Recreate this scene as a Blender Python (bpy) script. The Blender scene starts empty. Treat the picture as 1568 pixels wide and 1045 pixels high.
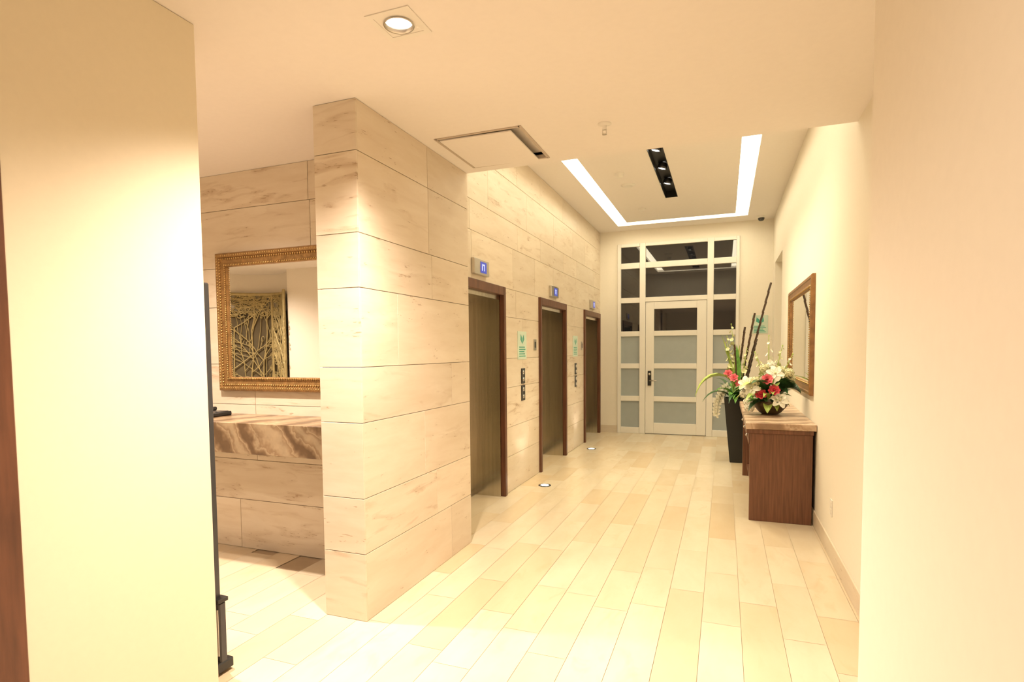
import bpy, math, random
from mathutils import Vector, Matrix
R = random.Random(7)
S = bpy.context.scene
S.view_settings.view_transform = 'Standard'
S.view_settings.look = 'None'
S.view_settings.exposure = 0.0

# ------------------------------------------------------------------ dimensions
H, H2 = 2.843, 3.595
XP, XP2, YP, YE = -1.833, -2.108, 2.609, 4.02
XE, XR, YF = -2.103, 0.725, 10.337
YM = 3.316
XLW, YLW = -2.035, 1.80
XRW, YRW = 0.3176, 1.60
COURSES = [0, .38, .69, 1.11, 1.416, 1.848, 2.142, 2.574, 2.843, 3.26, 3.595]

# ------------------------------------------------------------------ materials
def new_mat(name):
    m = bpy.data.materials.new(name); m.use_nodes = True
    nt = m.node_tree
    return m, nt, nt.nodes['Principled BSDF']
def N(nt, t, **kw):
    n = nt.nodes.new(t)
    for k, v in kw.items():
        if k in n.inputs.keys(): n.inputs[k].default_value = v
        else: setattr(n, k, v)
    return n
def mat(name, col, rough=.5, metal=0., emit=None, es=0., var=.06, scale=8., bump=0., stretch=(1,1,1), coat=0., spec=.5, samp=True):
    m, nt, b = new_mat(name)
    tc = N(nt, 'ShaderNodeTexCoord'); mp = N(nt, 'ShaderNodeMapping'); mp.inputs['Scale'].default_value = stretch
    nt.links.new(tc.outputs['Object'], mp.inputs['Vector'])
    no = N(nt, 'ShaderNodeTexNoise'); no.inputs['Scale'].default_value = scale; no.inputs['Detail'].default_value = 5
    nt.links.new(mp.outputs[0], no.inputs['Vector'])
    rp = N(nt, 'ShaderNodeValToRGB')
    rp.color_ramp.elements[0].position = .3; rp.color_ramp.elements[1].position = .7
    rp.color_ramp.elements[0].color = tuple(c*(1-var) for c in col)+(1,)
    rp.color_ramp.elements[1].color = tuple(min(1,c*(1+var)) for c in col)+(1,)
    nt.links.new(no.outputs['Fac'], rp.inputs[0]); nt.links.new(rp.outputs[0], b.inputs['Base Color'])
    b.inputs['Roughness'].default_value = rough; b.inputs['Metallic'].default_value = metal
    b.inputs['Specular IOR Level'].default_value = spec
    b.inputs['Coat Weight'].default_value = coat
    if emit:
        b.inputs['Emission Color'].default_value = tuple(emit)+(1,); b.inputs['Emission Strength'].default_value = es
        if not samp: m.cycles.emission_sampling='NONE'
    if bump:
        bp = N(nt, 'ShaderNodeBump'); bp.inputs['Strength'].default_value = bump; bp.inputs['Distance'].default_value = .01
        nt.links.new(no.outputs['Fac'], bp.inputs['Height']); nt.links.new(bp.outputs[0], b.inputs['Normal'])
    return m

def stone_mat(name, cA, cB, cV, stretch, rough, pits=True, vein=.45, bvar=(.9,1.06), mixblk=0., tan=(.7,.5,.3)):
    m, nt, b = new_mat(name); L = nt.links.new
    tc = N(nt,'ShaderNodeTexCoord'); at = N(nt,'ShaderNodeAttribute', attribute_name='blk')
    mul = N(nt,'ShaderNodeVectorMath', operation='SCALE'); mul.inputs['Scale'].default_value = 31.
    L(at.outputs['Color'], mul.inputs[0])
    mp = N(nt,'ShaderNodeMapping'); mp.inputs['Scale'].default_value = stretch
    L(tc.outputs['Object'], mp.inputs['Vector'])
    add = N(nt,'ShaderNodeVectorMath', operation='ADD'); L(mp.outputs[0], add.inputs[0]); L(mul.outputs[0], add.inputs[1])
    n1 = N(nt,'ShaderNodeTexNoise'); n1.inputs['Scale'].default_value=1.6; n1.inputs['Detail'].default_value=8; n1.inputs['Roughness'].default_value=.62; n1.inputs['Distortion'].default_value=.3
    L(add.outputs[0], n1.inputs['Vector'])
    r1 = N(nt,'ShaderNodeValToRGB'); r1.color_ramp.elements[0].position=.32; r1.color_ramp.elements[1].position=.68
    r1.color_ramp.elements[0].color=tuple(cB)+(1,); r1.color_ramp.elements[1].color=tuple(cA)+(1,)
    L(n1.outputs['Fac'], r1.inputs[0])
    sep = N(nt,'ShaderNodeSeparateColor'); L(at.outputs['Color'], sep.inputs[0])
    n2 = N(nt,'ShaderNodeTexNoise'); n2.inputs['Scale'].default_value=3.1; n2.inputs['Detail'].default_value=6; n2.inputs['Distortion'].default_value=.8
    L(add.outputs[0], n2.inputs['Vector'])
    r2 = N(nt,'ShaderNodeValToRGB'); r2.color_ramp.elements[0].position=.54; r2.color_ramp.elements[1].position=.72
    r2.color_ramp.elements[0].color=(0,0,0,1); r2.color_ramp.elements[1].color=(vein,)*3+(1,)
    L(n2.outputs['Fac'], r2.inputs[0])
    vb = N(nt,'ShaderNodeMapRange'); vb.inputs['From Min'].default_value=.35; vb.inputs['From Max'].default_value=1.; vb.inputs['To Min'].default_value=.2; vb.inputs['To Max'].default_value=1.8
    L(sep.outputs[2], vb.inputs['Value'])
    vm = N(nt,'ShaderNodeMath', operation='MULTIPLY', use_clamp=True); L(r2.outputs[0], vm.inputs[0]); L(vb.outputs[0], vm.inputs[1])
    mx = N(nt,'ShaderNodeMixRGB'); L(vm.outputs[0], mx.inputs['Fac']); L(r1.outputs[0], mx.inputs['Color1']); mx.inputs['Color2'].default_value=tuple(cV)+(1,)
    last = mx.outputs[0]
    if mixblk:
        rr = N(nt,'ShaderNodeValToRGB'); rr.color_ramp.elements[0].position=.4; rr.color_ramp.elements[1].position=1.
        rr.color_ramp.elements[0].color=(0,0,0,1); rr.color_ramp.elements[1].color=(mixblk,)*3+(1,)
        L(sep.outputs[1], rr.inputs[0])
        m3 = N(nt,'ShaderNodeMixRGB'); L(rr.outputs[0], m3.inputs['Fac']); L(last, m3.inputs['Color1']); m3.inputs['Color2'].default_value=tuple(tan)+(1,)
        last = m3.outputs[0]
    mr = N(nt,'ShaderNodeMapRange'); mr.inputs['To Min'].default_value=bvar[0]; mr.inputs['To Max'].default_value=bvar[1]
    L(at.outputs['Fac'], mr.inputs['Value'])
    m2 = N(nt,'ShaderNodeMixRGB', blend_type='MULTIPLY'); m2.inputs['Fac'].default_value=1
    L(last, m2.inputs['Color1']); L(mr.outputs[0], m2.inputs['Color2']); last = m2.outputs[0]
    hgt = n2.outputs['Fac']
    if pits:
        n3 = N(nt,'ShaderNodeTexNoise'); n3.inputs['Scale'].default_value=20; n3.inputs['Detail'].default_value=4
        L(add.outputs[0], n3.inputs['Vector'])
        ms = N(nt,'ShaderNodeMath', operation='MULTIPLY'); L(n3.outputs['Fac'], ms.inputs[0]); L(n2.outputs['Fac'], ms.inputs[1])
        r3 = N(nt,'ShaderNodeValToRGB'); r3.color_ramp.elements[0].position=.39; r3.color_ramp.elements[1].position=.425
        r3.color_ramp.elements[0].color=(0,0,0,1); r3.color_ramp.elements[1].color=(.65,.65,.65,1)
        L(ms.outputs[0], r3.inputs[0])
        m4 = N(nt,'ShaderNodeMixRGB'); L(r3.outputs[0], m4.inputs['Fac']); L(last, m4.inputs['Color1']); m4.inputs['Color2'].default_value=(.34,.22,.12,1)
        last = m4.outputs[0]
    L(last, b.inputs['Base Color']); b.inputs['Roughness'].default_value = rough
    bp = N(nt,'ShaderNodeBump'); bp.inputs['Strength'].default_value=.05; bp.inputs['Distance'].default_value=.01
    L(hgt, bp.inputs['Height']); L(bp.outputs[0], b.inputs['Normal'])
    return m

M_trav = stone_mat('travertine', (.775,.68,.545), (.69,.58,.44), (.47,.33,.20), (1.,1.,5.5), .42, vein=.38, bvar=(.87,1.05))
M_floor = stone_mat('limestone_floor', (.73,.635,.48), (.67,.565,.405), (.59,.46,.30), (3.,1.2,1.), .25, pits=False, vein=.35, bvar=(.93,1.04), mixblk=.62, tan=(.57,.42,.245))
M_grout = mat('grout', (.38,.29,.2), .8)
M_grout2 = mat('floor_grout', (.43,.33,.22), .8)
M_paint = mat('cream_paint', (.84,.785,.68), .6, var=.01, scale=40, bump=.02)
M_paintl = mat('warm_cream_paint', (.80,.72,.55), .6, var=.01, scale=40, bump=.02)
M_ceil = mat('ceiling_paint', (.84,.79,.74), .7, var=.01, scale=30)
M_white = mat('white_lacquer', (.82,.79,.73), .35, var=.01)
M_trim = mat('hatch_trim', (.52,.44,.36), .5, var=.02)
M_steel = mat('brushed_steel', (.60,.55,.46), .2, 1., var=.12, scale=30, stretch=(1,1,.03))
M_steel2 = mat('satin_steel', (.60,.57,.52), .3, 1., var=.05)
M_wood = mat('dark_walnut', (.12,.045,.022), .4, var=.3, scale=6, stretch=(6,6,.6))
M_wood2 = mat('walnut_console', (.165,.068,.036), .42, var=.3, scale=9, stretch=(8,8,.4))
M_goldw = mat('gilded_wood', (.30,.17,.06), .35, .5, var=.3, scale=25)
M_gold = mat('antique_gold', (.45,.29,.11), .3, .8, var=.2, scale=40)
M_bronzew = mat('bronze_wood', (.26,.13,.05), .35, .2, var=.25, scale=20)
M_mirror = mat('mirror_glass', (.93,.93,.91), .01, 1., var=0)
M_black = mat('black_plastic', (.012,.012,.012), .35)
M_blackg = mat('night_glass', (.014,.015,.018), .02, spec=1.)
M_frost = mat('frosted_glass', (.37,.41,.41), .25, var=.03)
M_dark = mat('dark_void', (.02,.015,.01), .9)
M_plenum = mat('plenum_grey', (.75,.68,.6), .9)
M_disp = mat('blue_display', (.02,.04,.25), .3, emit=(.08,.13,1.), es=.35, samp=False)
M_digit = mat('display_digit', (.5,.6,1), .3, emit=(.5,.6,1.), es=.7, samp=False)
M_sign = mat('sign_acrylic', (.62,.74,.62), .3, var=.05)
M_signg = mat('sign_green', (.07,.38,.28), .35)
M_lamp = mat('lamp_glow', (1,1,1), .5, emit=(1,.93,.8), es=18, samp=False)
M_cove = mat('cove_light', (1,1,1), .5, emit=(1,.885,.62), es=10.5)
M_grey = mat('dark_grey_metal', (.07,.07,.075), .35, .6)
M_leaf = mat('leaf_green', (.10,.26,.04), .45, var=.4, scale=20)
M_leaf2 = mat('leaf_lime', (.42,.55,.13), .45, var=.25, scale=20)
M_leafd = mat('leaf_dark', (.03,.09,.025), .45, var=.4, scale=20)
M_petw = mat('petal_white', (.80,.78,.66), .5, var=.06, scale=30)
M_petc = mat('petal_cream_green', (.66,.64,.38), .5, var=.1, scale=30)
M_petr = mat('petal_red', (.55,.03,.05), .5, var=.3, scale=30)
M_petp = mat('petal_pink', (.70,.11,.14), .5, var=.25, scale=30)
M_bamb = mat('dark_bamboo', (.05,.025,.012), .35, var=.4, scale=15, stretch=(1,1,.3))
M_bowl = mat('bowl_bronze', (.10,.065,.03), .4, .3, var=.3)

def marble_mat(name, dark, light, mid, rot):
    m, nt, b = new_mat(name); L = nt.links.new
    tc=N(nt,'ShaderNodeTexCoord'); mp=N(nt,'ShaderNodeMapping'); mp.inputs['Rotation'].default_value=rot
    L(tc.outputs['Object'], mp.inputs['Vector'])
    w=N(nt,'ShaderNodeTexWave'); w.inputs['Scale'].default_value=1.5; w.inputs['Distortion'].default_value=7; w.inputs['Detail'].default_value=5; w.inputs['Detail Scale'].default_value=1.1; w.inputs['Detail Roughness'].default_value=.65
    L(mp.outputs[0], w.inputs['Vector'])
    r=N(nt,'ShaderNodeValToRGB'); e=r.color_ramp.elements
    e[0].position=.05; e[0].color=tuple(dark)+(1,); e[1].position=.95; e[1].color=tuple(light)+(1,)
    e.new(.3).color=tuple(mid)+(1,); e.new(.5).color=tuple(light)+(1,); e.new(.62).color=tuple(mid)+(1,); e.new(.78).color=tuple(a*.6+b_*.4 for a,b_ in zip(mid,light))+(1,)
    L(w.outputs['Fac'], r.inputs[0])
    n=N(nt,'ShaderNodeTexNoise'); n.inputs['Scale'].default_value=14; n.inputs['Detail'].default_value=6; L(mp.outputs[0], n.inputs['Vector'])
    mr=N(nt,'ShaderNodeMapRange'); mr.inputs['To Min'].default_value=.65; mr.inputs['To Max'].default_value=1.3; L(n.outputs['Fac'], mr.inputs['Value'])
    mm=N(nt,'ShaderNodeMixRGB', blend_type='MULTIPLY'); mm.inputs['Fac'].default_value=1; L(r.outputs[0],mm.inputs['Color1']); L(mr.outputs[0],mm.inputs['Color2'])
    L(mm.outputs[0], b.inputs['Base Color']); b.inputs['Roughness'].default_value=.3
    return m
M_marble = marble_mat('onyx_marble', (.12,.07,.035), (.34,.25,.15), (.22,.14,.075), (0.3,.7,.5))
M_marble2 = marble_mat('console_marble', (.30,.19,.12), (.60,.45,.33), (.45,.30,.20), (0.2,.4,1.1))

# ------------------------------------------------------------------ mesh builder
class MB:
    def __init__(s): s.v=[]; s.f=[]; s.m=[]; s.c=[]; s.mats=[]; s.sm=[]
    def mi(s, m):
        if m not in s.mats: s.mats.append(m)
        return s.mats.index(m)
    def poly(s, pts, m, c=(0,0,0), smooth=False):
        i=len(s.v); s.v+= [tuple(p) for p in pts]; s.f.append(tuple(range(i,i+len(pts)))); s.m.append(s.mi(m)); s.c.append(c); s.sm.append(smooth)
    def grid(s, rows, m, closed=False, smooth=True, c=(0,0,0)):
        i=len(s.v); n=len(rows[0])
        for r in rows: s.v+=[tuple(p) for p in r]
        for a in range(len(rows)-1):
            for b in range(n if closed else n-1):
                b2=(b+1)%n
                s.f.append((i+a*n+b, i+a*n+b2, i+(a+1)*n+b2, i+(a+1)*n+b)); s.m.append(s.mi(m)); s.c.append(c); s.sm.append(smooth)
    def box(s, x0,x1,y0,y1,z0,z1, m, c=(0,0,0), bev=0., M=None):
        b=bev
        if b<=0:
            P=[(x,y,z) for x in (x0,x1) for y in (y0,y1) for z in (z0,z1)]
            if M: P=[tuple(M@Vector(p)) for p in P]
            i=len(s.v); s.v+=P
            for q in ((0,1,3,2),(4,6,7,5),(0,4,5,1),(2,3,7,6),(0,2,6,4),(1,5,7,3)):
                s.f.append(tuple(i+k for k in q)); s.m.append(s.mi(m)); s.c.append(c); s.sm.append(False)
            return
        import itertools
        lo=(x0,y0,z0); hi=(x1,y1,z1); V={}; i=len(s.v)
        for sx,sy,sz in itertools.product((0,1),repeat=3):
            for ax in range(3):
                p=[]
                for k,sg in enumerate((sx,sy,sz)):
                    base=hi[k] if sg else lo[k]
                    p.append(base if k==ax else base+(-b if sg else b))
                V[(sx,sy,sz,ax)]=len(s.v); s.v.append(tuple(M@Vector(p)) if M else tuple(p))
        def add(ids):
            s.f.append(tuple(ids)); s.m.append(s.mi(m)); s.c.append(c); s.sm.append(False)
        for ax in range(3):
            o=[k for k in range(3) if k!=ax]
            for sg in (0,1):
                q=[]
                for a,bb in ((0,0),(1,0),(1,1),(0,1)):
                    t=[0,0,0]; t[ax]=sg; t[o[0]]=a; t[o[1]]=bb; q.append(V[(*t,ax)])
                add(q)
        for e in range(3):
            o=[k for k in range(3) if k!=e]
            for a,bb in itertools.product((0,1),repeat=2):
                t0=[0,0,0]; t0[o[0]]=a; t0[o[1]]=bb; t1=list(t0); t1[e]=1
                add([V[(*t0,o[0])],V[(*t1,o[0])],V[(*t1,o[1])],V[(*t0,o[1])]])
        for t in itertools.product((0,1),repeat=3): add([V[(*t,0)],V[(*t,1)],V[(*t,2)]])
    def lathe(s, prof, cx,cy, m, n=24, sides=None, M=None, smooth=True):
        rows=[]
        for r,z in prof:
            row=[]
            for k in range(n):
                a=2*math.pi*(k+.5)/n
                p=Vector((cx+r*math.cos(a), cy+r*math.sin(a), z)); 
                if M: p=M@p
                row.append(p)
            rows.append(row)
        s.grid(rows, m, closed=True, smooth=smooth)
    def tube(s, pts, rads, m, n=8):
        pts=[Vector(p) for p in pts]; rows=[]
        if not hasattr(rads,'__len__'): rads=[rads]*len(pts)
        for i,p in enumerate(pts):
            d=(pts[min(i+1,len(pts)-1)]-pts[max(i-1,0)]).normalized()
            a=d.cross(Vector((0,0,1)))
            if abs(d.z)>.9: a=d.cross(Vector((1,0,0)))
            a.normalize(); b=d.cross(a)
            rows.append([p+(a*math.cos(2*math.pi*k/n)+b*math.sin(2*math.pi*k/n))*rads[i] for k in range(n)])
        s.grid(rows, m, closed=True)
        s.poly(rows[-1], m); s.poly(rows[0][::-1], m)
    def ball(s, c, r, m, n=8, sq=(1,1,1)):
        rows=[]
        for i in range(n//2+1):
            t=math.pi*i/(n//2); 
            rows.append([(c[0]+sq[0]*r*max(.02,math.sin(t))*math.cos(2*math.pi*k/n), c[1]+sq[1]*r*max(.02,math.sin(t))*math.sin(2*math.pi*k/n), c[2]+sq[2]*r*math.cos(t)) for k in range(n)])
        s.grid(rows, m, closed=True)
    def clamp(s, x1=None, z0=None):
        s.v=[(min(x,x1) if x1 is not None else x, y, max(z,z0) if z0 is not None else z) for x,y,z in s.v]
    def build(s, name, parent=None):
        me=bpy.data.meshes.new(name); me.from_pydata(s.v,[],s.f)
        for m in s.mats: me.materials.append(m)
        me.polygons.foreach_set('material_index', s.m); me.polygons.foreach_set('use_smooth', s.sm)
        at=me.color_attributes.new('blk','FLOAT_COLOR','CORNER'); data=[]
        for p,c in zip(me.polygons,s.c):
            data+= list((*c,1.))*p.loop_total
        at.data.foreach_set('color', data)
        me.update()
        o=bpy.data.objects.new(name, me); S.collection.objects.link(o)
        if parent: o.parent=parent
        return o
def empty(name, loc=(0,0,0)):
    e=bpy.data.objects.new(name,None); e.empty_display_size=.1; S.collection.objects.link(e); return e
def rc(): return (R.random(),R.random(),R.random())
G=.0018   # half joint

def courses(mb, axis, face, sgn, a0, a1, zmax, openings=(), thick=.012, lmin=.8, lmax=1.5, z0=0):
    for k in range(len(COURSES)-1):
        zb,zt=max(z0,COURSES[k]),min(COURSES[k+1],zmax)
        if zt-zb<.02: continue
        segs=[(a0,a1)]
        for (o0,o1,oz) in openings:
            if zb<oz-.02:
                ns=[]
                for s0,s1 in segs:
                    if o1<=s0 or o0>=s1: ns.append((s0,s1)); continue
                    if o0>s0: ns.append((s0,o0))
                    if o1<s1: ns.append((o1,s1))
                segs=ns
        for s0,s1 in segs:
            p=s0; first=True
            while p<s1-.001:
                l=R.uniform(lmin,lmax)*(R.uniform(.35,1) if first else 1); first=False
                e=p+l
                if s1-e<.3: e=s1
                f0,f1=(face-thick,face) if sgn>0 else (face,face+thick)
                ga = 0 if p==s0 else G; gb = 0 if e==s1 else G
                if axis=='x': mb.box(f0,f1,p+ga,e-gb,zb+G,zt-G,M_trav,rc(),bev=.001)
                else: mb.box(p+ga,e-gb,f0,f1,zb+G,zt-G,M_trav,rc(),bev=.001)
                p=e

# ------------------------------------------------------------------ floor
mb=MB()
mb.box(-8.3,.9,-1.6,10.6,-.1,-.004,M_grout2)
x=-8.3
w=.2
while x<.85:
    y=-1.6-R.uniform(0,.6)
    while y<10.6:
        l=R.choice((.6,.75,.9,1.1))
        y0,y1=max(y,-1.6),min(y+l,10.6)
        inside = (y1<3.6) or (x+w>-2.6 and x<.85)
        if inside and y1>y0: mb.poly([(x+.001,y0+.001,0),(x+w-.001,y0+.001,0),(x+w-.001,y1-.001,0),(x+.001,y1-.001,0)],M_floor,rc())
        y+=l
    x+=w
mb.build('floor')

# ------------------------------------------------------------------ stone pillar wall
mb=MB(); t=.012
mb.box(XP2+t,XP-t,YP+t,YE-t,0,H,M_grout)
courses(mb,'y',YP,-1,XP2,XP,H,lmin=5,lmax=6)
courses(mb,'x',XP,1,YP+t,YE,H,lmin=1.0,lmax=1.5)
courses(mb,'x',XP2,-1,YP+t,YM-.001,H)
courses(mb,'y',YE,1,XE,XP-t,H,lmin=5,lmax=6)
mb.build('wall_pillar')

# elevator wall
EL=[(4.225,5.465),(6.645,7.885),(9.02,10.24)]; DH=2.142
mb=MB()
ys=[YE-.0]+[v for e in EL for v in e]+[YF]
for k in range(0,len(ys),2): mb.box(XE-.5,XE-t,ys[k]+(t if k==0 else 0),ys[k+1],0,H2,M_grout)
for a,b in EL: mb.box(XE-.5,XE-t,a,b,DH,H2,M_grout)
courses(mb,'x',XE,1,YE+t,YF-.001,H2,openings=[(a,b,DH) for a,b in EL],lmin=.7,lmax=1.3)
mb.build('wall_elevator')

# mirror wall
mb=MB()
mb.box(-8.3,XP2+.005,YM+t,YM+.3,0,H,M_grout)
courses(mb,'y',YM,-1,-8.2,XP2-t,H,lmin=.9,lmax=1.6)
mb.build('wall_mirror')

# painted walls
mb=MB(); mb.box(XR,XR+.2,YRW-.1,8.75,0,H2+.1,M_paint); mb.box(XR,XR+.2,9.95,YF+.2,0,H2+.1,M_paint)
mb.box(XR,XR+.2,8.75,9.95,2.84,H2+.1,M_paint); mb.box(XR+.17,XR+.2,8.75,9.95,0,2.84,M_paint)
mb.build('wall_right')
DL,DR,DT=-1.787,.22,3.36
mb=MB(); mb.box(XE-.2,DL,YF,YF+.2,0,H2+.1,M_paint); mb.box(DR,XR+.2,YF,YF+.2,0,H2+.1,M_paint); mb.box(DL,DR,YF,YF+.2,DT,H2+.1,M_paint)
mb.build('wall_far')
mb=MB(); mb.box(XRW,XR+.1,-1.8,YRW,0,H,M_paint,bev=.004); mb.build('wall_foreground_right')
JY=1.085
mb=MB(); mb.box(XLW-.5,XLW,JY,YLW,0,H,M_paintl,bev=.004); mb.box(XLW-.5,XLW,-1.6,-.02,0,H,M_paintl)
mb.build('wall_foreground_left')
mb=MB(); mb.box(-8.3,.9,-1.8,-1.6,0,H,M_paint); mb.build('wall_back')
mb=MB(); mb.box(-8.5,-8.3,-1.8,YM+.3,0,H,M_paint); mb.build('wall_left')

# baseboards in stone
mb=MB(); mb.box(XR-.012,XR,YRW,8.75,0,.13,M_trav,(.3,.2,.3),bev=.002); mb.box(XR-.012,XR,9.95,YF-.012,0,.13,M_trav,(.3,.6,.3)); mb.build('baseboard_right')
mb=MB(); mb.box(XE,DL,YF-.012,YF,0,.13,M_trav,(.1,.2,.3)); mb.box(DR,XR,YF-.012,YF,0,.13,M_trav,(.3,.7,.3)); mb.build('baseboard_far')

# dark wood door + casing in left foreground wall
e=empty('door_foreground')
mb=MB(); mb.box(XLW-.1,XLW+.01,JY-.1,JY,0,H,M_wood,bev=.003); mb.box(XLW-.1,XLW+.01,-.02,.08,0,H,M_wood,bev=.003); mb.box(XLW-.1,XLW+.01,.08,JY-.1,H-.1,H,M_wood,bev=.003); mb.build('casing',e)
mb=MB(); mb.box(XLW-.07,XLW-.03,.08,JY-.1,0.005,H-.1,M_wood,bev=.003); mb.box(XLW-.03,XLW-.025,.2,.84,.2,2.5,M_wood2,bev=.002); mb.tube([(XLW-.03,.15,1.0),(XLW+.03,.15,1.0),(XLW+.03,.28,1.0)],.01,M_steel2); mb.build('leaf',e)

# ------------------------------------------------------------------ ceilings
def slab_with_holes(mb, x0,x1,y0,y1,z0,z1,holes,m):
    xs=sorted(set([x0,x1]+[h[0] for h in holes]+[h[1] for h in holes])); yy=sorted(set([y0,y1]+[h[2] for h in holes]+[h[3] for h in holes]))
    for i in range(len(xs)-1):
        for j in range(len(yy)-1):
            cx,cy=(xs[i]+xs[i+1])/2,(yy[j]+yy[j+1])/2
            if cx<x0 or cx>x1 or cy<y0 or cy>y1: continue
            if any(h[0]<cx<h[1] and h[2]<cy<h[3] for h in holes): continue
            mb.box(xs[i],xs[i+1],yy[j],yy[j+1],z0,z1,m)
DLS=[(-1.26,2.11,500),(-3.0,2.35,440),(-.85,.15,118),(-4.9,.6,200),(-6.9,.3,350),(-5.4,2.4,120)]  # last four are unseen lamps added as ambient fill for the rooms
HAT=(-1.72,-1.16,3.31,3.90)
holes=[(a-.075,a+.075,b-.075,b+.075) for a,b,_ in DLS]+[HAT]
mb=MB()
slab_with_holes(mb,-8.3,.9,-1.6,YE,H,H+.12,[h for h in holes],M_ceil)
mb.box(XE-.3,XR+.2,YE-.12,YE,H+.12,H2+.1,M_ceil)
mb.box(-8.3,.9,-1.6,YE-.12,H+.45,H+.5,M_dark)
mb.build('ceiling')
CX0,CX1,CY0,CY1=-1.71,.32,4.5,9.92; cw=.18
mb=MB()
SL=(-.785,-.62,4.95,8.33)
z0,z1=H2,H2+.1
ring=[(CX0,CX0+cw,CY0,CY1),(CX1-cw,CX1,CY0,CY1),(CX0+cw,CX1-cw,CY1-cw-.05,CY1),(CX0+cw,CX1-cw,CY0,CY0+cw)]
slab_with_holes(mb,XE-.2,XR+.2,YE,YF+.2,z0,z1,ring+[SL],M_ceil)
mb.box(XE-.2,XR+.2,YE-.1,YF+.2,z1+.1,z1+.14,M_ceil)
mb.build('ceiling_raised')
e=empty('cove_light')
mb=MB()
for h in ring: mb.box(h[0]-.0,h[1]+.0,h[2],h[3],H2+.055,H2+.07,M_cove)
mb.build('diffuser',e)

def light(name,typ,loc,energy,col,parent=None,**kw):
    l=bpy.data.lights.new(name,typ); l.energy=energy; l.color=col
    for k,v in kw.items(): setattr(l,k,v)
    o=bpy.data.objects.new(name,l); o.location=loc; S.collection.objects.link(o)
    if parent: o.parent=parent
    return o
WARM=(1.,.825,.68)
WARM2=(1.,.87,.60)
e=empty('slot_downlight')
mb=MB(); a,b,c,d=SL
mb.box(a,b,c,d,H2+.085,H2+.1,M_black)
for q in ((a,a+.006,c,d),(b-.006,b,c,d),(a,b,c,c+.006),(a,b,d-.006,d)): mb.box(*q,H2-.003,H2+.085,M_black)
mb.build('housing',e)
mb=MB()
for k in range(5):
    y=5.08+.655*k; x=(a+b)/2
    Mx=Matrix.Translation((x,y,H2+.035))@Matrix.Rotation(.25,4,'Y')
    mb.lathe([(.03,.05),(.052,.04),(.056,-.02),(.05,-.024),(.045,-.01)],0,0,M_grey,20,M=Mx)
    mb.lathe([(.045,-.012),(.001,-.012)],0,0,M_lamp,20,M=Mx)
    o=light('bulb','SPOT',(x-.005,y,H2-.01),88,WARM2,e,spot_size=2.0,spot_blend=.8,shadow_soft_size=.04)
    o.rotation_euler=(0,-.25,0)
mb.build('lamps',e)

# ------------------------------------------------------------------ recessed square downlights and added fill lamps
for i,(x,y,P) in enumerate(DLS):
    e=empty('downlight_and_added_fill')
    mb=MB(); o_,n_=.1,.075
    for q in ((-o_,-n_,-o_,o_),(n_,o_,-o_,o_),(-n_,n_,-o_,-n_),(-n_,n_,n_,o_)): mb.box(x+q[0],x+q[1],y+q[2],y+q[3],H-.004,H+.002,M_white)
    n=32; rows=[[],[]]
    for k in range(n):
        an=2*math.pi*k/n; ca,sa=math.cos(an),math.sin(an); s_=n_/max(abs(ca),abs(sa))
        rows[0].append((x+ca*s_,y+sa*s_,H-.002)); rows[1].append((x+ca*.06,y+sa*.06,H-.002))
    mb.grid(rows,M_white,closed=True,smooth=False)
    mb.lathe([(.06,H-.002),(.063,H-.008),(.056,H-.008),(.052,H+.012)],x,y,M_steel2,32)
    mb.lathe([(.050,H+.012),(.001,H+.012)],x,y,M_lamp,32)
    mb.box(x-n_,x+n_,y-n_,y+n_,H+.11,H+.12,M_black)
    mb.build('trim_ring',e)
    o=light('bulb','SPOT',(x,y,H-.012),P,WARM,e,spot_size=(2.25 if i<2 else 2.6),spot_blend=1.,shadow_soft_size=.05)

# ------------------------------------------------------------------ ceiling access hatch, detectors, sprinkler
e=empty('ceiling_access_panel'); mb=MB(); x0,x1,y0,y1=HAT; f=.012
for q in ((x0-f,x0+.006,y0-f,y1+f),(x1-.006,x1+f,y0-f,y1+f),(x0,x1,y0-f,y0+.006),(x0,x1,y1-.006,y1+f)): mb.box(*q,H-.005,H+.02,M_trim)
for q in ((x0-.01,x0,y0,y1),(x1,x1+.01,y0,y1),(x0,x1,y0-.01,y0),(x0,x1,y1,y1+.01)): mb.box(*q,H+.02,H+.05,M_plenum)
mb.box(x0,x1,y0,y1,H+.04,H+.05,M_plenum)
mb.build('frame',e)
mb=MB(); Mx=Matrix.Translation((x0+.014,y1-.014,H-.001))@Matrix.Rotation(.012,4,'Y')
mb.box(0,x1-x0-.075,-(y1-y0-.028),0,-.010,0,M_ceil,bev=.002,M=Mx); mb.build('leaf',e)

def det(name,x,y,z,r,h):
    mb=MB(); mb.lathe([(r*1.05,z),(r*1.05,z-h*.3),(r*.85,z-h*.35),(r*.8,z-h*.85),(r*.6,z-h),(.001,z-h)],x,y,M_white,24); mb.build(name)
det('smoke_detector',-1.19,6.98,H2,.055,.05); det('ceiling_speaker',-1.17,7.5,H2,.085,.018); det('smoke_detector',-1.17,8.83,H2,.05,.03)
mb=MB(); x,y=-.68,3.47
mb.lathe([(.04,H),(.04,H-.004),(.02,H-.012),(.012,H-.014),(.012,H-.035),(.001,H-.035)],x,y,M_white,20)
mb.box(x-.012,x-.009,y-.004,y+.004,H-.06,H-.03,M_steel2); mb.box(x+.009,x+.012,y-.004,y+.004,H-.06,H-.03,M_steel2); mb.lathe([(.014,H-.06),(.014,H-.063),(.001,H-.063)],x,y,M_steel2,12)
mb.build('ceiling_fire_sprinkler')
mb=MB(); x,y=.52,10.05
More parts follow.
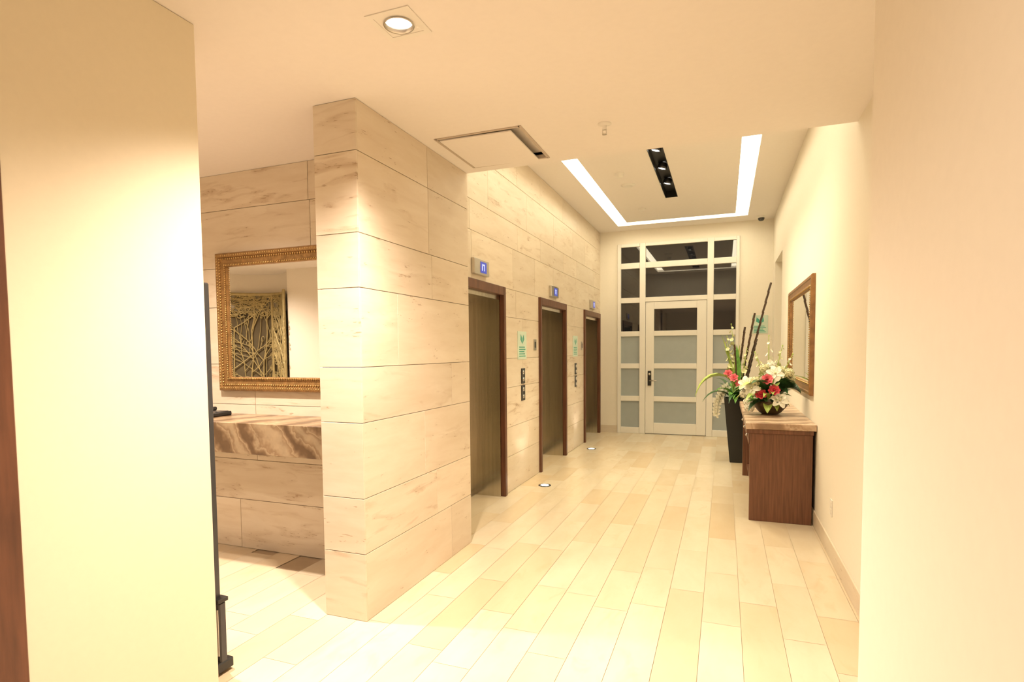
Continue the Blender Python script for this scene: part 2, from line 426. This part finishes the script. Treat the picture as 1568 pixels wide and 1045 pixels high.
mb.lathe([(.06,H2),(.06,H2-.03),(.05,H2-.035)],x,y,M_white,24); mb.lathe([(.05,H2-.035),(.046,H2-.06),(.03,H2-.08),(.001,H2-.085)],x,y,M_blackg,24); mb.build('ceiling_security_camera')

# ------------------------------------------------------------------ elevators
for i,(a,b) in enumerate(EL):
    e=empty('door_elevator'); c=.055; mb=MB(); x1=XE+.03; x0=XE-.02
    mb.box(x0,x1,a,a+c,0,DH,M_wood,bev=.004); mb.box(x0,x1,b-c,b,0,DH,M_wood,bev=.004); mb.box(x0,x1,a+c,b-c,DH-.085,DH,M_wood,bev=.004)
    mb.build('casing',e)
    mb=MB()
    mb.box(XE-.42,XE-.02,a+.02,a+c+.012,0,DH-.06,M_steel); mb.box(XE-.42,XE-.02,b-c-.012,b-.02,0,DH-.06,M_steel)
    mb.box(XE-.42,XE-.02,a+c,b-c,DH-.13,DH-.06,M_steel); mb.build('steel_reveal',e)
    mb=MB(); mid=(a+b)/2
    mb.box(XE-.42,XE-.38,a+c,mid-.002,.008,DH-.13,M_steel,bev=.002); mb.box(XE-.42,XE-.38,mid+.002,b-c,.008,DH-.13,M_steel,bev=.002)
    mb.box(XE-.42,XE-.30,a+c,b-c,0.001,.006,M_steel2); mb.build('door_leaves',e)
    e=empty('floor_indicator'); mb=MB(); y0,y1=mid-.17,mid+.17
    mb.box(XE,XE+.035,y0,y1,2.19,2.33,M_steel2,bev=.004); mb.box(XE+.035,XE+.037,y0+.13,y1-.07,2.21,2.31,M_disp)
    mb.build('housing',e)
    mb=MB(); mb.box(XE+.037,XE+.038,mid-.01,mid+.005,2.23,2.29,M_digit); mb.box(XE+.037,XE+.038,mid+.02,mid+.055,2.275,2.29,M_digit); mb.box(XE+.037,XE+.038,mid+.04,mid+.055,2.23,2.275,M_digit); mb.build('digits',e)

def sign_x(name,y0,y1,z0,z1):
    e=empty(name); mb=MB(); mb.box(XE,XE+.006,y0,y1,z0,z1,M_sign,bev=.001); mb.build('plate',e); mb=MB(); X=XE+.0065
    for s in (-1,1):
        cy=(y0+y1)/2+s*.03
        mb.poly([(X,(y0+y1)/2,z1-.14),(X,cy+s*.035,z1-.09),(X,cy+s*.02,z1-.03),(X,cy-s*.02,z1-.07)],M_signg)
    for k in range(5):
        mb.box(X-.0004,X+.0006,y0+.04,y1-.04-.02*(k%3),z0+.03+k*.025,z0+.042+k*.025,M_signg)
    mb.build('print',e)
sign_x('emergency_sign',5.88,6.17,1.40,1.71); sign_x('emergency_sign',8.32,8.61,1.40,1.71)
for (y0,y1) in ((5.99,6.10),(8.43,8.53)):
    e=empty('call_button_panel'); mb=MB()
    for (z0,z1) in ((1.13,1.30),(.94,1.11)):
        mb.box(XE,XE+.012,y0,y1,z0,z1,M_grey,bev=.002)
        for zz in (z0+.045,z1-.045): mb.lathe([(.022,.0),(.022,.005),(.016,.008),(.001,.008)],0,0,M_steel2,16,M=Matrix.Translation((XE+.012,(y0+y1)/2,zz))@Matrix.Rotation(math.pi/2,4,'Y'))
    mb.build('plates',e)
for y0,y1 in ((6.44,6.53),(8.84,8.92)):
    mb=MB(); mb.box(XE,XE+.01,y0,y1,1.50,1.63,M_steel2,bev=.002); mb.box(XE+.01,XE+.012,y0+.02,y1-.02,1.53,1.60,M_grey); mb.build('key_switch_plate')

for x,y in ((-1.84,6.01),(-1.86,8.49)):
    e=empty('floor_uplight'); mb=MB()
    mb.lathe([(.07,.0),(.07,.004),(.045,.005)],x,y,M_grey,24); mb.lathe([(.045,.004),(.001,.004)],x,y,M_lamp,24); mb.build('ring',e)
    o=light('bulb','SPOT',(x,y,.02),14,WARM,e,spot_size=1.6,spot_blend=.7,shadow_soft_size=.03); o.rotation_euler=(math.pi,0,0)

# ------------------------------------------------------------------ glazed door screen
e=empty('door_glazed')
y0,y1=YF-.03,YF+.05
mb=MB()
def fr(x0,x1,z0,z1,ya=y0,yb=y1): mb.box(x0,x1,ya,yb,z0,z1,M_white,bev=.004)
fr(DL,DL+.06,0,DT); fr(DR-.05,DR,0,DT); fr(-1.40,-1.30,0,DT); fr(-.28,-.18,0,DT)
for xa,xb in ((DL+.06,-1.40),(-.18,DR-.05)):
    for za,zb in ((0,.11),(.58,.67),(1.16,1.25),(1.73,1.82),(2.32,2.41),(2.92,3.02),(3.30,DT)): fr(xa,xb,za,zb,y0+.008,y1)
for za,zb in ((2.33,2.41),(2.92,3.02),(3.30,DT)): fr(-1.30,-.28,za,zb,y0+.004,y1)
mb.build('frame',e)
mb=MB(); a,b=y0+.012,y1
fr(-1.295,-1.15,.01,2.325,a,b); fr(-.44,-.285,.01,2.325,a,b)
for za,zb in ((.01,.20),(.58,.67),(1.16,1.25),(1.73,1.82),(2.20,2.325)): fr(-1.15,-.44,za,zb,a,b)
mb.build('leaf',e)
mb=MB(); g0,g1=YF+.008,YF+.02
for xa,xb in ((DL+.05,-1.39),(-.19,DR-.04)):
    mb.box(xa,xb,g0,g1,.1,1.78,M_frost); mb.box(xa,xb,g0,g1,1.78,3.33,M_blackg)
mb.box(-1.31,-.27,g0,g1,2.36,3.33,M_blackg); mb.box(-1.16,-.43,g0,g1,1.78,2.22,M_blackg); mb.box(-1.16,-.43,g0,g1,.19,1.78,M_frost)
mb.build('glass',e)
mb=MB(); mb.box(-1.255,-1.195,YF-.035,YF-.018,.86,1.12,M_black,bev=.004)
mb.tube([(-1.225,YF-.03,.95),(-1.225,YF-.07,.95),(-1.10,YF-.07,.95)],.011,M_steel2); mb.lathe([(.02,0),(.02,.012),(.001,.012)],0,0,M_steel2,16,M=Matrix.Translation((-1.225,YF-.035,1.06))@Matrix.Rotation(math.pi/2,4,'X')); mb.build('handle',e)
e=empty('exit_route_sign'); mb=MB(); mb.box(.42,.66,YF-.008,YF,1.74,2.04,M_sign,bev=.001); mb.build('plate',e)
mb=MB()
for s in (-1,1): mb.poly([(.54,YF-.009,1.90),(.54+s*.06,YF-.009,1.94),(.54+s*.05,YF-.009,2.01),(.54+s*.01,YF-.009,1.97)],M_signg)
for k in range(5): mb.box(.45,.63-.02*(k%3),YF-.009,YF-.008,1.76+k*.024,1.772+k*.024,M_signg)
mb.build('print',e)

# ------------------------------------------------------------------ mirrors
def frame_sweep(mb, F, w, h, prof, m):
    rows=[]
    for ins,ht in prof:
        rows.append([F(ins,ins,ht),F(w-ins,ins,ht),F(w-ins,h-ins,ht),F(ins,h-ins,ht)])
    mb.grid(rows,m,closed=True,smooth=False)
def make_mirror(name,F,w,h,fw,mats,beads):
    e=empty(name); mb=MB()
    frame_sweep(mb,F,w,h,[(0,0),(0,.025),(fw*.08,.034),(fw*.3,.036),(fw*.36,.028),(fw*.7,.022),(fw*.76,.026),(fw*.95,.02),(fw,.008)],mats[0])
    for sp,ins,r in beads:
        per=[((ins,ins),(w-ins,ins)),((w-ins,ins),(w-ins,h-ins)),((w-ins,h-ins),(ins,h-ins)),((ins,h-ins),(ins,ins))]
        for p,q in per:
            L_=math.dist(p,q); n=int(L_/sp)
            for k in range(n):
                t_=k/n; mb.ball(F(p[0]+(q[0]-p[0])*t_,p[1]+(q[1]-p[1])*t_,.03),r,mats[1],6)
    mb.build('frame',e)
    mb=MB(); i=fw*.97
    mb.poly([F(i,i,.009),F(w-i,i,.009),F(w-i,h-i,.009),F(i,h-i,.009)],M_mirror); mb.build('glass',e)
    return e
make_mirror('gilt_framed_mirror',lambda u,v,n:(-3.60+u,YM-.001-n,1.215+v),1.08,1.035,.105,(M_goldw,M_gold),[(.021,.02,.0095),(.021,.045,.008),(.016,.092,.007)])
make_mirror('bronze_framed_mirror',lambda u,v,n:(XR-.001-n,5.58+u,1.08+v),1.93,1.06,.11,(M_bronzew,M_gold),[(.02,.1,.007)])

# ------------------------------------------------------------------ stone counter
e=empty('stone_counter'); mb=MB(); mb.box(-6.2,XP2-.001,2.86,YM-.001,.835,1.04,M_marble,bev=.003); mb.build('slab',e)
e=empty('desk_telephone'); mb=MB(); Mx=Matrix.Translation((-3.50,3.12,1.0401))
mb.box(-.09,.09,-.1,.1,0,.03,M_black,bev=.006,M=Mx); mb.box(-.085,-.04,-.09,.09,.032,.06,M_black,bev=.008,M=Mx); mb.box(-.01,.075,-.02,.08,.03,.034,M_grey,M=Mx)
for i in range(3):
    for j in range(4): mb.box(-.005+i*.026,.013+i*.026,-.08+j*.014,-.07+j*.014,.03,.034,M_steel2,M=Mx)
mb.build('body',e)

# ------------------------------------------------------------------ digital sign kiosk behind left wall
e=empty('digital_signage_kiosk'); mb=MB()
mb.box(-2.80,-2.190,1.93,1.965,.30,1.82,M_grey,bev=.006); mb.box(-2.77,-2.22,1.965,1.967,.36,1.78,M_blackg)
mb.build('screen_panel',e)
mb=MB(); mb.box(-2.80,-2.165,1.93,1.97,.04,.34,M_grey,bev=.006); mb.box(-2.78,-2.172,1.926,1.93,.09,.31,M_steel2); mb.box(-2.82,-2.160,1.92,1.98,.34,.36,M_black,bev=.003); mb.box(-2.84,-2.160,1.90,2.0,.012,.06,M_black,bev=.006)
for x in (-2.75,-2.25):
    for y in (1.92,1.98): mb.lathe([(.014,0),(.014,.014)],x,y,M_black,12)
mb.build('base',e)

# ------------------------------------------------------------------ console table
e=empty('console_table')
mb=MB(); mb.box(.18,XR-.003,5.32,7.5,.805,.86,M_marble2,bev=.004); mb.build('stone_top',e)
mb=MB(); mb.box(.215,.70,5.36,5.41,0,.765,M_wood2,bev=.003); mb.box(.215,.70,7.25,7.30,0,.765,M_wood2,bev=.003)
mb.box(.215,.70,5.41,7.25,.64,.765,M_wood2,bev=.002); mb.box(.19,.705,5.34,7.32,.766,.804,M_wood2,bev=.004)
mb.box(.26,.70,5.41,7.25,.12,.14,M_wood2); mb.box(.66,.70,5.41,7.25,.14,.64,M_wood2)
for k in range(3): mb.box(.208,.216,5.43+k*.61,6.01+k*.61,.655,.75,M_wood2,bev=.002); mb.ball((.2,5.72+k*.61,.70),.012,M_steel2)
mb.build('cabinet',e)

# ------------------------------------------------------------------ plants
def leaf(mb,base,dirv,length,width,m,droop=.4,n=8,fold=.25):
    d=Vector(dirv).normalized(); side=d.cross(Vector((0,0,1)));
    if side.length<.05: side=Vector((1,0,0))
    side.normalize(); p=Vector(base); rows=[]
    step=length/n
    for i in range(n+1):
        t_=i/n; wv=width*max(.04,math.sin(math.pi*min(1,.12+.88*t_)))
        up=side.cross(d).normalized()
        rows.append([p-side*wv*.5+up*wv*fold,p.copy(),p+side*wv*.5+up*wv*fold])
        p=p+d*step; d=(d+Vector((0,0,-droop*step/length*1.6))).normalized()
    mb.grid(rows,m)
    return p
def flower(mb,c,ax,r,m,petals=6,layers=2,open_=.6,mc=None):
    ax=Vector(ax).normalized(); a=ax.orthogonal().normalized(); b=ax.cross(a); c=Vector(c)
    for l in range(layers):
        rr=r*(1-.3*l); op=open_*(1-.35*l)
        for k in range(petals):
            an=2*math.pi*(k+.5*l)/petals+R.uniform(-.1,.1); dd=a*math.cos(an)+b*math.sin(an); sd=ax.cross(dd)
            rows=[]
            for i in range(5):
                t_=i/4; w=rr*.75*math.sin(math.pi*min(1,.15+.75*t_))
                q=c+dd*(rr*t_*(.25+op))+ax*(rr*(1-op)*t_*1.1-rr*.25*t_*t_*op)
                rows.append([q-sd*w*.5+ax*w*.15,q,q+sd*w*.5+ax*w*.15])
            mb.grid(rows,m)
    mb.ball(tuple(c+ax*r*.15),r*.16,mc or m,6)
def cluster(mb,c,r,m,n=26,fr_=.022):
    c=Vector(c)
    for k in range(n):
        z=1-1.6*(k+.5)/n; an=2.4*k; q=math.sqrt(max(0,1-z*z)); d=Vector((q*math.cos(an),q*math.sin(an),z))
        flower(mb,c+d*r,d,fr_,m,4,1,.9)
def spike(mb,base,tip,m,mstem,n=9,r=.03):
    base,tip=Vector(base),Vector(tip); mb.tube([base,base.lerp(tip,.5)+Vector((R.uniform(-.01,.01),0,.01)),tip],[.006,.005,.003],mstem,6)
    for k in range(n):
        t_=.4+.6*k/n; p=base.lerp(tip,t_); an=k*2.4; s=r*(1.25-t_)
        flower(mb,p+Vector((math.cos(an),math.sin(an),0))*.012,(math.cos(an),math.sin(an),.6),s*1.6,m,5,1,.5)
    mb.ball(tuple(tip),.008,mstem,6)

e=empty('tall_floor_planter'); px,py=.17,8.12
mb=MB()
def sq(prof,m):
    rows=[]
    for hw,z in prof: rows.append([(px-hw,py-hw,z),(px+hw,py-hw,z),(px+hw,py+hw,z),(px-hw,py+hw,z)])
    mb.grid(rows,m,closed=True,smooth=False)
sq([(.001,0),(.085,0),(.09,.01),(.165,.83),(.167,.85),(.15,.85),(.145,.80),(.001,.80)],M_black); mb.build('pot',e)
mb=MB()
for (bx,by,tx,ty,tz) in ((.19,8.12,.55,8.15,2.34),(.17,8.10,.36,8.05,1.95),(.14,8.15,.25,8.2,1.78),(.22,8.15,.40,8.3,1.62),(.19,8.05,.12,8.0,1.55)):
    P=[Vector((bx,by,.78)).lerp(Vector((tx,ty,tz)),k/12) for k in range(13)]
    pp=[];rr=[]
    for k,p in enumerate(P):
        pp.append(p); rr.append(.013)
        if 0<k<12: pp.append(p+Vector((0,0,.012))); rr.append(.016); pp.append(p+Vector((0,0,.024))); rr.append(.013)
    mb.tube(pp,rr,M_bamb,8)
mb.build('bamboo_canes',e)
mb=MB()
for k in range(34):
    an=R.uniform(0,2*math.pi); el=R.uniform(.4,1.6)
    leaf(mb,(px+.08*math.cos(an),py+.08*math.sin(an),.82),(math.cos(an)*.7,math.sin(an)*.7,el),R.uniform(.3,.62),R.uniform(.05,.09),R.choice((M_leaf,M_leaf,M_leaf2,M_leafd)),R.uniform(.6,1.6))
leaf(mb,(px-.05,py-.05,1.0),(-.62,-.2,1.1),.72,.10,M_leaf2,2.2); leaf(mb,(px-.05,py-.05,1.05),(-.95,-.1,.9),.55,.09,M_leaf2,1.5)
leaf(mb,(px-.05,py,.95),(-.25,-.05,1.6),.75,.10,M_leaf2,.4); leaf(mb,(px+.0,py-.05,.95),(-.40,0,1.6),.6,.09,M_leaf2,.3); leaf(mb,(px-.0,py-.1,.95),(-.05,-.1,1.6),.6,.08,M_leaf,.3)
leaf(mb,(px-.03,py-.05,1.0),(.1,-.15,1.6),.55,.08,M_leaf2,.4)
mb.build('foliage',e)
mb=MB()
spike(mb,(px-.04,py,.85),(px-.14,py-.05,1.66),M_petc,M_leaf2,11,.05); spike(mb,(px,py,.85),(px-.09,py,1.82),M_petc,M_leaf2,11,.05); spike(mb,(px+.03,py-.04,.85),(px+.1,py-.1,1.5),M_petc,M_leaf2,9,.045)
for q in ((-.05,-.14,1.12),(.02,-.12,1.04),(-.12,-.08,1.17)): flower(mb,(px+q[0],py+q[1],q[2]),(-.2,-1,.4),.06,M_petp,7,3,.7,M_petr)
for k in range(11):
    t_=k/10; q=(px-.13-.13*math.sin(t_*1.6),py-.08,1.0-.36*t_**1.3); flower(mb,q,(-.6,-.8,-.2),.06,M_petw,5,2,.8,M_petc)
for q in ((.14,-.14,1.0),(.08,-.14,.9),(.2,-.14,.92)): cluster(mb,(px+q[0],py+q[1],q[2]),.055,M_petw,18,.026)
mb.build('blooms',e)

e=empty('flower_arrangement'); ax_,ay_,az_=.42,6.1,.861
mb=MB(); mb.lathe([(.001,az_),(.07,az_),(.10,az_+.02),(.15,az_+.08),(.165,az_+.13),(.155,az_+.13),(.14,az_+.09),(.001,az_+.06)],ax_,ay_,M_bowl,28); mb.build('bowl',e)
mb=MB(); mf=MB()
for k in range(60):
    an=R.uniform(0,2*math.pi); el=R.uniform(.1,1.3); L_=R.uniform(.14,.3)
    d=(math.cos(an)*(.55 if math.cos(an)>0 else .9),math.sin(an),el)
    leaf(mb,(ax_+.07*math.cos(an),ay_+.08*math.sin(an),az_+R.uniform(.10,.28)),d,L_*(.55 if math.cos(an)>0 else 1),R.uniform(.05,.09),R.choice((M_leaf,M_leafd,M_leaf2)),R.uniform(.4,1.3))
for k in range(9): leaf(mb,(ax_+.08+.008*k,ay_-.05,az_+.25),(.2+.04*k,-.3,.9-.1*k),.15,.07,M_leafd,.8)
mb.clamp(.672,az_+.004)
mb.build('foliage',e)
for dx,dy,dz,m in ((-.09,-.16,.20,M_petr),(-.04,-.17,.34,M_petp),(.02,-.17,.24,M_petr)):
    flower(mf,(ax_+dx,ay_+dy,az_+dz),(dx,-1,.5),.06,m,8,3,.65,M_petr)
for dx,dy,dz,m in ((-.2,-.12,.12,M_petw),(-.23,-.06,.2,M_petw),(-.19,-.14,.07,M_petw),(-.14,-.12,.32,M_petc),(-.06,-.06,.44,M_petc),(.08,-.08,.42,M_petc),(.15,-.1,.40,M_petc),(.0,0,.46,M_petw),(.17,-.05,.34,M_petc)):
    cluster(mf,(ax_+dx,ay_+dy,az_+dz),.04,m,22,.026)
for dx,dy,dz in ((-.17,-.14,.26),(.07,-.18,.15),(.03,-.14,.40),(-.22,-.1,.30)):  # white lilies
    flower(mf,(ax_+dx,ay_+dy,az_+dz),(dx*2,-1,.5),.075,M_petw,6,1,.85,M_petc)
spike(mf,(ax_,ay_,az_+.2),(ax_-.02,ay_,az_+.76),M_petw,M_leaf2,9,.032); spike(mf,(ax_,ay_,az_+.2),(ax_+.1,ay_,az_+.66),M_petc,M_leaf2,9,.03); spike(mf,(ax_,ay_,az_+.2),(ax_-.14,ay_+.05,az_+.6),M_petc,M_leaf2,9,.03); spike(mf,(ax_+.05,ay_,az_+.2),(ax_+.19,ay_,az_+.58),M_petw,M_leaf2,9,.03)
mf.clamp(.68,az_+.004)
mf.build('blooms',e)

mb=MB(); mb.box(XR-.006,XR,4.55,4.63,.30,.42,M_white,bev=.002); mb.box(XR-.0075,XR-.006,4.575,4.605,.32,.35,M_paint); mb.box(XR-.0075,XR-.006,4.575,4.605,.37,.40,M_paint); mb.build('wall_outlet')

# ------------------------------------------------------------------ curved decorative branch screen (seen in the mirror)
e=empty('metal_branch_screen')
M_branch=mat('branch_gold',(.44,.36,.17),.4,.3,var=.2); M_backing=mat('screen_backing',(.13,.10,.05),.7); M_gap=mat('screen_gap_cream',(.8,.74,.6),.6)
sx0,sx1=-7.85,-6.62; sxc=(sx0+sx1)/2; hw=(sx1-sx0)/2
def yy_(x): return -.75-.4*(1-((x-sxc)/hw)**2)
mb=MB()
n=24; xs=[sx0+(sx1-sx0)*k/n for k in range(n+1)]
mb.grid([[(x,yy_(x)-.05,z) for x in xs] for z in (0,2.2)],M_backing); mb.grid([[(x,yy_(x)-.05,z) for x in xs] for z in (2.2,2.5)],M_gap)
for z in (.02,2.5): mb.tube([(x,yy_(x),z) for x in xs],.025,M_branch,8)
for x in (sx0,sxc,sx1): mb.tube([(x,yy_(x),0),(x,yy_(x),2.5)],.022,M_branch,8)
def ring_(x,z,rx,rz,an,r_=.007):
    P=[]
    for k in range(11):
        a=2*math.pi*k/10; u_=rx*math.cos(a); v_=rz*math.sin(a); X=x+u_*math.cos(an)-v_*math.sin(an); Z=z+u_*math.sin(an)+v_*math.cos(an)
        P.append((X,yy_(X),min(Z,2.5)))
    mb.tube(P,r_,M_branch,4)
def branch(x,z,an,L_,r,depth,lo,hi):
    P=[(x,yy_(x),z)]; n=7
    for i in range(n):
        an+=R.uniform(-.2,.2); x+=math.sin(an)*L_/n; z+=math.cos(an)*L_/n
        if not(lo<x<hi) or z>2.48: break
        P.append((x,yy_(x),z))
        if depth and R.random()<.65: branch(x,z,an+R.choice((-1,1))*R.uniform(.4,.9),L_*.6,r*.7,depth-1,lo,hi)
    if len(P)>1:
        mb.tube(P,r,M_branch,5)
        if depth<2: ring_(P[-1][0],P[-1][2],.022,.045,-an)
for lo,hi in ((sx0,sxc),(sxc,sx1)):
    for k in range(9): branch(lo+.05+.065*k,R.uniform(0,1.1),R.uniform(-.15,.15),1.7,.013,2,lo,hi)
    for k in range(55): ring_(R.uniform(lo+.05,hi-.05),R.uniform(2.15,2.46),.035,.06,R.uniform(0,3),.012)
mb.build('branches',e)
mb=MB(); rows=[]
xs=[sx0-.06+(sx1-sx0+.12)*k/n for k in range(n+1)]
def yw_(x): return yy_(min(max(x,sx0),sx1))-.08
mb.grid([[(x,yw_(x),z) for x in xs] for z in (0,H)],M_paint); mb.box(sx1+.03,-5.9,-.86,-.80,0,H,M_paint); mb.box(-8.3,sx0-.03,-.86,-.80,0,H,M_paint)
mb.build('wall_niche')

# ------------------------------------------------------------------ world & camera
w=bpy.data.worlds.new('world'); S.world=w; w.use_nodes=True
w.node_tree.nodes['Background'].inputs[0].default_value=(1,.85,.65,1); w.node_tree.nodes['Background'].inputs[1].default_value=.15
f,cx,cy,yaw,pit,rol=875.24,768.67,585.97,.3710,-.0555,-.0093
fwd=Vector((-math.sin(yaw)*math.cos(pit),math.cos(yaw)*math.cos(pit),math.sin(pit)))
r=Vector((math.cos(yaw),math.sin(yaw),0)); u=r.cross(fwd)
r2=r*math.cos(rol)+u*math.sin(rol); u2=-r*math.sin(rol)+u*math.cos(rol)
cam=bpy.data.cameras.new('camera'); co=bpy.data.objects.new('camera',cam); S.collection.objects.link(co)
M=Matrix((( r2.x,u2.x,-fwd.x,0),(r2.y,u2.y,-fwd.y,0),(r2.z,u2.z,-fwd.z,1.5),(0,0,0,1)))
co.matrix_world=M
cam.sensor_width=36; cam.lens=f/1568*36; cam.shift_x=(784-cx)/1568; cam.shift_y=(cy-522.67)/1568; cam.clip_start=.02
S.camera=co
